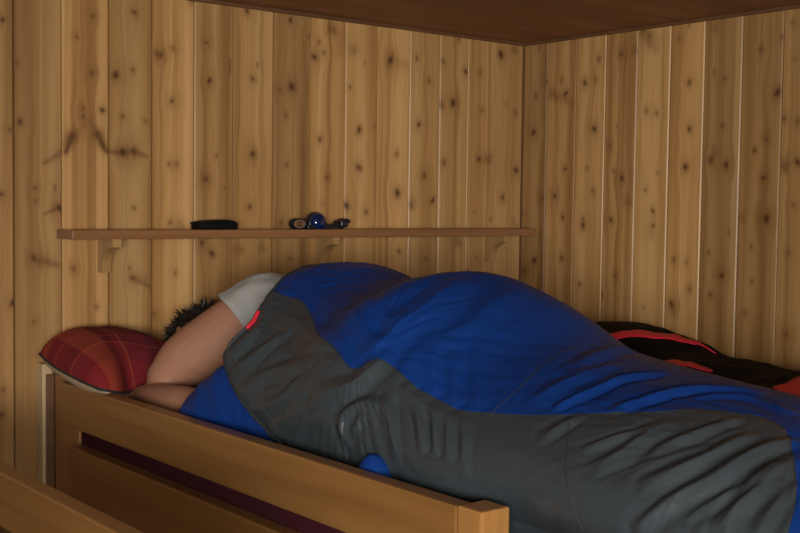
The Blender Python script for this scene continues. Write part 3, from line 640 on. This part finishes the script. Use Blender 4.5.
# ------------------------------------------------------------------ sleeping bags
def spl(xs, ys, x):
    xs = np.asarray(xs, float); ys = np.asarray(ys, float)
    d = np.diff(ys)/np.diff(xs); m = np.empty_like(ys); m[0] = d[0]; m[-1] = d[-1]
    m[1:-1] = np.where(d[:-1]*d[1:] > 0, 2*d[:-1]*d[1:]/(d[:-1]+d[1:]+1e-12), 0)
    x = np.clip(x, xs[0], xs[-1]); i = np.clip(np.searchsorted(xs, x)-1, 0, len(xs)-2)
    h = xs[i+1]-xs[i]; t = (x-xs[i])/h
    return (2*t**3-3*t**2+1)*ys[i]+(t**3-2*t**2+t)*h*m[i]+(-2*t**3+3*t**2)*ys[i+1]+(t**3-t**2)*h*m[i+1]
def smooth(xs, ys, x, w=.012):
    return sum(spl(xs, ys, x+o*w)*k for o, k in ((-2, .1), (-1, .2), (0, .4), (1, .2), (2, .1)))
BAG = dict(l=[.10, .30, .45, .60, .72, .85, .96, 1.10, 1.25, 1.40, 1.60, 1.80, 2.00, 2.15, 2.26],
    zt=[-.34, -.27, -.2, -.15, -.135, -.169, -.182, -.133, -.175, -.249, -.274, -.29, -.315, -.36, -.42],
    xo=[-1.60, -1.625, -1.635, -1.64, -1.645, -1.645, -1.64, -1.64, -1.64, -1.645, -1.66, -1.675, -1.68, -1.66, -1.56],
    xi=[-1.10, -1.02, -.98, -.96, -.95, -.95, -.96, -.95, -.94, -.93, -.93, -.94, -.96, -1.0, -1.1],
    xr=[-1.36, -1.32, -1.29, -1.27, -1.26, -1.26, -1.27, -1.26, -1.25, -1.26, -1.28, -1.30, -1.32, -1.33, -1.33], n=2.25, tuck=.055, w=.02, shelf=.05)
def section(B, l, s):
    """l runs from the head to the feet, s round the body from the aisle side over the top to the wall side"""
    zt = smooth(B['l'], B['zt'], l, B['w']); xo = spl(B['l'], B['xo'], l); xi = spl(B['l'], B['xi'], l); xr = spl(B['l'], B['xr'], l)
    c = np.abs(np.cos(np.pi*s)); sn = np.clip(np.sin(np.pi*s), 0, 1); k = sn**(2/B['n'])
    z = -.5 + (zt+.5)*k
    x = xr + np.where(s < .5, -(xr-xo), xi-xr)*c**(2/B['n'])
    t = B['tuck']*np.clip(1-k/.42, 0, 1)**1.6
    if 'shelf' in B: t = t + B['shelf']*np.exp(-((l-1.76)/.24)**4)*np.clip((.62-k)/.45, 0, 1)**1.2*(s < .5)
    return np.stack([x + np.where(s < .5, t, -t), -l, H+z], -1)
def normals(P):
    """normals of a grid of points, pointing outwards"""
    a = np.gradient(P, axis=0); b = np.gradient(P, axis=1); n = np.cross(a, b); ln = np.linalg.norm(n, axis=-1, keepdims=True); return n/np.maximum(ln, 1e-9)
def fold_field(l, s, folds):
    q = np.stack([l, s*.92], -1); out = np.zeros(l.shape)
    for pts, a, w in folds:
        P = curve_pts([(p[0], p[1]*.92) for p in pts], 5)
        best = np.full(l.shape, 9.); tt = np.zeros(l.shape)
        n = len(P)-1
        box = (q[..., 0] > P[:, 0].min()-4*w) & (q[..., 0] < P[:, 0].max()+4*w) & (q[..., 1] > P[:, 1].min()-4*w) & (q[..., 1] < P[:, 1].max()+4*w)
        if not box.any(): continue
        qq = q[box]; bb = np.full(len(qq), 9.); tb = np.zeros(len(qq))
        for i in range(n):
            ab = P[i+1]-P[i]; t = np.clip(((qq-P[i])@ab)/(ab@ab+1e-12), 0, 1); d = np.linalg.norm(qq-P[i]-t[:, None]*ab, axis=1)
            m = d < bb; bb[m] = d[m]; tb[m] = (i+t[m])/n
        bb = bb*(1+.35*gnoise(qq[:, 0]*13+700*a, qq[:, 1]*12))
        prof = np.exp(-(np.abs(bb)/w)**1.25) - .45*np.exp(-((bb-1.9*w)/(.8*w))**2)
        out[box] += a*prof*np.sin(np.pi*np.clip(.12+.76*tb, 0, 1))**.7
    return out
FOLDS = [([(1.8496, 0.2224), (1.887, 0.2946), (1.8964, 0.3848)], 0.0076, 0.0106), ([(1.8184, 0.2926), (1.8403, 0.3567), (1.8496, 0.4148)], 0.0063, 0.0093), ([(1.7623, 0.2184), (1.7779, 0.2665), (1.781, 0.3427)], 0.0063, 0.0119), ([(1.8652, 0.1343), (1.8995, 0.2044), (1.9276, 0.2826), (1.9338, 0.3627), (1.9432, 0.4068)], 0.0089, 0.0119), ([(1.9775, 0.1904), (1.9837, 0.2625), (1.9806, 0.3647)], 0.0076, 0.0119), ([(1.6344, 0.2365), (1.65, 0.3006)], 0.005, 0.0093), ([(1.7186, 0.2465), (1.7685, 0.3226)], 0.0044, 0.008), ([(1.9307, 0.1844), (1.9588, 0.2645), (1.9712, 0.3427)], 0.005, 0.008), ([(2.0211, 0.2144), (2.0118, 0.3106)], 0.005, 0.008), ([(0.7768, 0.1623), (0.8048, 0.2044), (0.808, 0.2485)], 0.0058, 0.0106), ([(0.8204, 0.1443), (0.8703, 0.2004), (0.8953, 0.2525)], 0.0065, 0.0123), ([(0.8797, 0.1182), (0.9421, 0.1723), (1.045, 0.1864)], 0.0065, 0.0123), ([(0.9421, 0.0922), (1.0107, 0.1222), (1.0419, 0.1523)], 0.0058, 0.0106), ([(1.2134, 0.0822), (1.2009, 0.1082), (1.2352, 0.1403), (1.2789, 0.1543), (1.3007, 0.1423)], 0.0086, 0.0106), ([(1.2352, 0.0982), (1.2477, 0.1222), (1.2758, 0.1323)], 0.0065, 0.0088), ([(1.3444, 0.2164), (1.3974, 0.1944), (1.4411, 0.1423)], 0.0072, 0.0088), ([(1.3101, 0.2064), (1.3631, 0.1844), (1.4099, 0.1363)], 0.0079, 0.0088), ([(1.3849, 0.2265), (1.4348, 0.1924), (1.4722, 0.1403)], 0.0065, 0.0097), ([(1.2851, 0.1743), (1.3163, 0.1443), (1.3537, 0.1082)], 0.0079, 0.0106), ([(1.4411, 0.2244), (1.4878, 0.1804), (1.519, 0.1242)], 0.0043, 0.0097), ([(1.1105, 0.1303), (1.176, 0.1503), (1.2103, 0.1804), (1.229, 0.2184)], 0.0101, 0.0141), ([(0.8547, 0.2826), (0.9421, 0.2786), (1.0637, 0.2064)], 0.0072, 0.0158), ([(0.9732, 0.0621), (1.0699, 0.0902), (1.1541, 0.1182)], 0.0058, 0.0106), ([(1.0263, 0.0501), (1.1011, 0.0782), (1.176, 0.1002)], 0.005, 0.0088), ([(1.2009, 0.2204), (1.204, 0.2826), (1.204, 0.3627), (1.1728, 0.4329)], 0.0101, 0.0229), ([(0.8859, 0.3727), (1.1011, 0.2766), (1.1884, 0.2405)], 0.0065, 0.0141), ([(0.8641, 0.4188), (1.1354, 0.3006), (1.1916, 0.3006)], 0.0058, 0.0141), ([(1.2914, 0.2886), (1.3631, 0.2365)], 0.0043, 0.0106), ([(1.3319, 0.3066), (1.413, 0.2445)], 0.0043, 0.0106), ([(1.3257, 0.3727), (1.4567, 0.2565)], 0.0036, 0.0123), ([(1.3007, 0.3727), (1.2508, 0.4669), (1.2072, 0.5371)], 0.0043, 0.0176), ([(1.597, 0.3126), (1.6064, 0.3707), (1.6032, 0.4469), (1.6126, 0.497)], 0.007, 0.0093), ([(1.5471, 0.3146), (1.544, 0.4068), (1.5346, 0.4709)], 0.0058, 0.0141), ([(1.6874, 0.3547), (1.6999, 0.4028), (1.7155, 0.4749), (1.7623, 0.5311)], 0.0076, 0.0106), ([(1.5159, 0.4188), (1.4473, 0.5331), (1.4348, 0.5972)], 0.0058, 0.0141), ([(1.7498, 0.4529), (1.7841, 0.499), (1.8714, 0.495)], 0.0044, 0.008)]
GREYTOP = [(0.6, 0.33), (0.7, 0.325), (0.7799, 0.3267), (0.8329, 0.3367), (0.9171, 0.3086), (1.0481, 0.2325), (1.1417, 0.1944), (1.1635, 0.1864), (1.1978, 0.1964), (1.2196, 0.2204), (1.2508, 0.2244), (1.3194, 0.2204), (1.3818, 0.2285), (1.4317, 0.2285), (1.4816, 0.2425), (1.5533, 0.2645), (1.5845, 0.2786), (1.6781, 0.3307), (1.7592, 0.3848), (1.781, 0.4128), (1.8309, 0.4369), (1.8652, 0.4509), (1.9026, 0.4449), (1.9307, 0.4248), (1.9712, 0.3788), (2.0056, 0.3347), (2.0336, 0.2866), (2.06, 0.2), (2.085, 0.1), (2.11, 0.02), (2.14, 0.0), (2.3, 0.0)]

def opening(s): return smooth([0, .0421, .0541, .0741, .0942, .1142, .1343, .1563, .1723, .1864, .2144, .2425, .2745, .3046, .3407, .3747, .4068, .5, .7, 1],
                              [1.03, 1.0, .964, .923, .888, .848, .805, .772, .756, .760, .775, .780, .770, .755, .735, .715, .695, .655, .61, .58], s, .012)
GB = np.array(GREYTOP)
def grey_top(l): return smooth(list(GB[:, 0]), list(GB[:, 1]), l, .006)
LF = 2.26
def crumple(l, s):
    """small creases: crisp and busy near the mouth of the bag, soft further down"""
    busy = np.exp(-np.clip(l-.78, 0, 9)/.22)
    w1 = gnoise(l*9+.7*gnoise(l*5, s*7), s*11+3); w2 = gnoise(l*23+1.3*w1, s*24+5+w1); w3 = gnoise(l*48+w2, s*42)
    f = .0050*(.5-np.abs(w1)) + .0030*(.5-np.abs(w2))
    g = .0042*(.5-np.abs(w2)) + .0026*(.5-np.abs(w3))
    out = f*.55*(.35+.65*busy) + g*busy
    # creases running together towards the foot corner of the grey panel, and towards the belly tie
    for l0, s0, rad, amp, fr in ((1.945, .44, .42, .0050, 6.5), (1.20, .21, .30, .0040, 5.)):
        dl, ds = l-l0, (s-s0)*.92; r = np.hypot(dl, ds)+1e-6; th = np.arctan2(ds, dl)
        n1 = gnoise(th*fr+.5*gnoise(th*3, r*6)+9, r*4.5); n2 = gnoise(th*fr*2.1+4, r*8+3)
        out = out + amp*((.45-np.abs(n1))*1.2 + (.4-np.abs(n2))*.6)*np.clip(r/.10, 0, 1)*np.exp(-(r/rad)**3)
    # gathers along the drawn cord of the mouth
    e = np.clip(l-opening(s), 0, 9)
    out = out + .0045*(.4-np.abs(gnoise(s*46+2*gnoise(l*8, s*9), l*7)))*np.exp(-(e/.10)**1.5)*np.clip((.42-s)/.1, .35, 1)
    return out*(.45 + .22*np.clip((1.40-l)/.15, 0, 1))
def bag_surface(l, s, folds):
    P = section(BAG, l, s); n = normals(P)
    h = fold_field(l, s, folds) + crumple(l, s)
    edge = np.clip((LF-l)/.05, 0, 1)*np.clip(s/.03, 0, 1)*np.clip((1-s)/.03, 0, 1)
    # the mouth is gathered by a cord and stands off a little
    mouth = np.exp(-np.clip(l-opening(s), 0, 9)/.02)
    h = h*edge - .004*mouth
    return P + n*(h+.006)[..., None]
bag = thing('sleeping_bag', 'blue sleeping bag with shiny grey side panel, wrapped round the sleeper', 'sleeping bag', (-1.3, -1.4, H-.5), 'sleeping bags')
def panel(name, mat, s_lo, s_hi, nl, ns, lab=None):
    a = np.linspace(0, 1, nl)[:, None]; b = np.linspace(0, 1, ns)[None, :]
    s = np.full((nl, ns), .0)
    l = np.zeros((nl, ns))
    # iterate: s depends on l (colour boundary) and the mouth depends on s
    s = .5 + 0*a*b
    for _ in range(12):
        l = opening(s) + (LF-opening(s))*a; s_new = s_lo(l) + (s_hi(l)-s_lo(l))*b; s = .5*s+.5*s_new
    P = bag_surface(l, s, FOLDS)
    o = mesh_obj(name, P.reshape(-1, 3), grid_faces(nl, ns), mat, bag, True, lab)
    m = o.modifiers.new('padding', 'SOLIDIFY'); m.thickness = .008; m.offset = -1
    return o, l, s
zero = lambda l: 0*l; one = lambda l: 0*l+1
grey, gl, gs = panel('grey_side_panel', M_GREY, zero, grey_top, 620, 110, 'shiny grey nylon panel')
blue, bl, bs = panel('blue_top_panel', M_BLUE, grey_top, one, 560, 200, 'blue nylon panel')
# piping along the mouth, with a short red tab near the shoulder
sv = np.linspace(.04, .62, 160); lv = opening(sv)
def on_bag(l, s, lift=0.):
    d = 1e-3; L = np.stack([l-d, l, l+d]); S = np.repeat(s[None], 3, 0)
    # local grid for a proper normal
    Lg = l[:, None, None]+np.array([-d, 0, d])[None, :, None]; Sg = s[:, None, None]+np.array([-d, 0, d])[None, None, :]
    Lg, Sg = np.broadcast_arrays(Lg, Sg)
    P = np.stack([section(BAG, Lg[i], Sg[i]) for i in range(len(l))]); nn = np.stack([normals(P[i])[1, 1] for i in range(len(l))])
    h = fold_field(l, s, FOLDS) + crumple(l, s); h = h*np.clip((LF-l)/.05, 0, 1)*np.clip(s/.03, 0, 1) - .004*np.exp(-np.clip(l-opening(s), 0, 9)/.02)
    return P[:, 1, 1] + nn*(h+.006+lift)[:, None]
pp = on_bag(lv, sv); v, f = tube(pp, [.0035]*len(pp), 8, False); mesh_obj('mouth_piping', v, f, M_SEAM, bag, True)
sv2 = np.linspace(.232, .268, 24); pp = on_bag(opening(sv2)+.006, sv2, .003); v, f = tube(pp, [.0042]*len(pp), 8); mesh_obj('red_trim', v, f, M_RED, bag, True, 'short red trim on the mouth of the bag')
# seams: along the colour change and round the body
lv = np.linspace(.80, 2.02, 260); pp = on_bag(lv, grey_top(lv), -.001); v, f = tube(pp, [.0016]*len(pp), 6, False); mesh_obj('seam', v, f, M_SEAM, bag, True)
for path in ([(1.50, .243), (1.49, .33), (1.43, .46), (1.40, .56)], [(1.634, .300), (1.69, .225), (1.74, .14), (1.76, .085)]):
    q = curve_pts(path, 14); pp = on_bag(q[:, 0], q[:, 1], -.0006); v, f = tube(pp, [.0013]*len(pp), 6, False); mesh_obj('seam', v, f, M_SEAM, bag, True)
# the lower layer of the bag bulging out under the mouth, in front of the sleeper's chest
LOW = dict(l=[.565, .595, .64, .70, .78, .86, .95, 1.05], zt=[-.488, -.450, -.405, -.352, -.322, -.370, -.42, -.45], xo=[-1.60, -1.64, -1.655, -1.652, -1.640, -1.625, -1.62, -1.61], xi=[-1.54, -1.50, -1.47, -1.44, -1.42, -1.42, -1.44, -1.5],
           xr=[-1.57] + [-1.575]*6 + [-1.57], n=2.3, tuck=.0, w=.01)
a, b = np.meshgrid(np.linspace(.565, 1.05, 120), np.linspace(0, 1, 90), indexing='ij')
P = section(LOW, a, b); n = normals(P); P = P + n*(.007*(.5-np.abs(gnoise(a*16+b*3, b*5)))*np.sin(np.pi*np.clip(b, 0, 1)))[..., None]
mesh_obj('lower_layer', P.reshape(-1, 3), grid_faces(120, 90), M_BLUE, bag, True)
# a tongue of blue lining poking out above the guard rail
TON = dict(l=[1.262, 1.275, 1.305, 1.335, 1.35], zt=[-.49, -.435, -.410, -.43, -.49], xo=[-1.645, -1.66, -1.664, -1.66, -1.645], xi=[-1.63, -1.60, -1.59, -1.60, -1.62], xr=[-1.64]*5, n=2.2, tuck=0., w=.004)
a, b = np.meshgrid(np.linspace(1.262, 1.35, 30), np.linspace(0, 1, 30), indexing='ij')
mesh_obj('lining_tongue', section(TON, a, b).reshape(-1, 3), grid_faces(30, 30), M_BLUE, bag, True)

BL2 = dict(l=[.42, .5, .6, .68, .76, .84, .92, 1.0, 1.08, 1.16, 1.24, 1.32, 1.42, 1.6, 1.8, 2.0, 2.15],
    zt=[-.44, -.36, -.33, -.319, -.307, -.313, -.336, -.372, -.371, -.382, -.392, -.373, -.37, -.37, -.37, -.38, -.43],
    xo=[-.75] + [-.82]*15 + [-.72], xi=[-.12] + [-.07]*15 + [-.15], xr=[-.42]*17, n=2.1, tuck=.03, w=.012)
def on_black(l, s, lift=0.):
    P = section(BL2, l, s); d = 2e-3
    n = np.cross(section(BL2, l+d, s)-section(BL2, l-d, s), section(BL2, l, np.clip(s+d, 0, 1))-section(BL2, l, np.clip(s-d, 0, 1)))
    n = n/np.maximum(np.linalg.norm(n, axis=-1, keepdims=True), 1e-9)
    h = .008*(.5-np.abs(gnoise(l*8+.8*gnoise(l*4, s*5), s*9))) + .005*(.5-np.abs(gnoise(l*19, s*17+4)))
    return P + n*((h*np.clip(s/.04, 0, 1)*np.clip((1-s)/.04, 0, 1)+lift)[..., None])
bag2 = thing('sleeping_bag', 'black sleeping bag with red stripes beside the right wall', 'sleeping bag', (-.42, -1.3, H-.5), 'sleeping bags')
a, b = np.meshgrid(np.linspace(.42, 2.15, 300), np.linspace(0, 1, 150), indexing='ij')
o = mesh_obj('outer_shell', on_black(a, b).reshape(-1, 3), grid_faces(300, 150), M_BLACK, bag2, True)
def stripe(up, lo, n=60, m=8):
    """red band between two lines (l, s) on the black bag, a hair above its surface"""
    up = np.array(up); lo = np.array(lo)
    def rs(p):
        p = curve_pts(p, 8); d = np.concatenate([[0], np.cumsum(np.linalg.norm(np.diff(p, axis=0), axis=1))]); t = np.linspace(0, d[-1], n)
        return np.stack([np.interp(t, d, p[:, k]) for k in (0, 1)], -1)
    U, Lo = rs(up), rs(lo); t = np.linspace(0, 1, m)[None, :, None]; G = U[:, None]*(1-t) + Lo[:, None]*t
    P0 = on_black(G[..., 0], G[..., 1], .0)
    n_ = on_black(G[..., 0], G[..., 1], .01) - P0; n_ = n_*100
    P = P0 + n_*.003
    Q = P0 - n_*.002
    V = np.concatenate([P.reshape(-1, 3), Q.reshape(-1, 3)]); F = grid_faces(n, m).tolist(); F2 = [[i+n*m for i in f[::-1]] for f in F]
    rim = [i*m for i in range(n)] + [(n-1)*m+j for j in range(1, m)] + [i*m+m-1 for i in range(n-2, -1, -1)] + [j for j in range(m-2, 0, -1)]
    S = [[rim[k], rim[(k+1) % len(rim)], rim[(k+1) % len(rim)]+n*m, rim[k]+n*m] for k in range(len(rim))]
    bm = bmesh.new(); vs = [bm.verts.new(p) for p in V]
    for q in F+F2+S:
        try: bm.faces.new([vs[i] for i in q])
        except ValueError: pass
    bm_obj('red_stripe', bm, M_RED, bag2, True)
stripe([(.85, .36), (.862, .40), (.867, .453), (.87, .489), (.893, .541), (.908, .593), (.935, .643), (.96, .67)], [(.875, .35), (.886, .397), (.901, .461), (.922, .509), (.937, .577), (.946, .610), (.948, .645), (.97, .672)])
stripe([(1.02, .40), (1.05, .435), (1.08, .437), (1.114, .437), (1.16, .43)], [(1.03, .37), (1.07, .40), (1.095, .405), (1.127, .415), (1.163, .422)])
stripe([(1.389, .345), (1.386, .387), (1.386, .441), (1.39, .50)], [(1.391, .340), (1.443, .309), (1.488, .291), (1.60, .27)])

# ------------------------------------------------------------------ light of the unseen windows, one of them added, camera, view
def area(name, loc, target, sx, sy, power, color, spread=PI):
    L = bpy.data.lights.new(name, 'AREA'); L.shape = 'RECTANGLE'; L.size = sx; L.size_y = sy; L.energy = power; L.color = color; L.spread = spread
    o = bpy.data.objects.new(name, L); COL.objects.link(o); o.location = loc
    o.rotation_euler = (Vector(target)-Vector(loc)).to_track_quat('-Z', 'Y').to_euler(); return o
area('unseen_window_light', ((WX0+WX1)/2, YF-.15, (WZ0+WZ1)/2), (-1.0, -.3, H-.05), WX1-WX0+.1, WZ1-WZ0+.1, 95, (1.0, .98, .94), 2.0)
area('unseen_window_light', (XL-.14, (VY0+VY1)/2, (VZ0+VZ1)/2), (-.9, -.7, H-.05), VY1-VY0+.1, VZ1-VZ0+.1, 150, (1.0, .98, .94), 2.0)  # lamp behind the added second window
wd = bpy.data.worlds.new('daylight'); bpy.context.scene.world = wd; wd.use_nodes = True
wd.node_tree.nodes['Background'].inputs[0].default_value = (.75, .85, 1, 1); wd.node_tree.nodes['Background'].inputs[1].default_value = .3

cam = bpy.data.cameras.new('camera'); co = bpy.data.objects.new('camera', cam); COL.objects.link(co)
cam.sensor_width = 36; cam.lens = 1157.64*36/800; cam.clip_start = .02
yaw, pitch, roll = .6816, .0525, .0131
fw = Vector((math.sin(yaw)*math.cos(pitch), math.cos(yaw)*math.cos(pitch), -math.sin(pitch)))
r = Vector((math.cos(yaw), -math.sin(yaw), 0)); u = r.cross(fw)
r2 = r*math.cos(roll) + u*math.sin(roll); u2 = u*math.cos(roll) - r*math.sin(roll)
co.matrix_world = Matrix(((r2.x, u2.x, -fw.x, -2.8014), (r2.y, u2.y, -fw.y, -2.8031), (r2.z, u2.z, -fw.z, H), (0, 0, 0, 1)))
S = bpy.context.scene; S.camera = co
S.view_settings.view_transform = 'Standard'; S.view_settings.look = 'None'; S.view_settings.gamma = 1; S.view_settings.use_curve_mapping = False
S.view_settings.exposure = -1.08
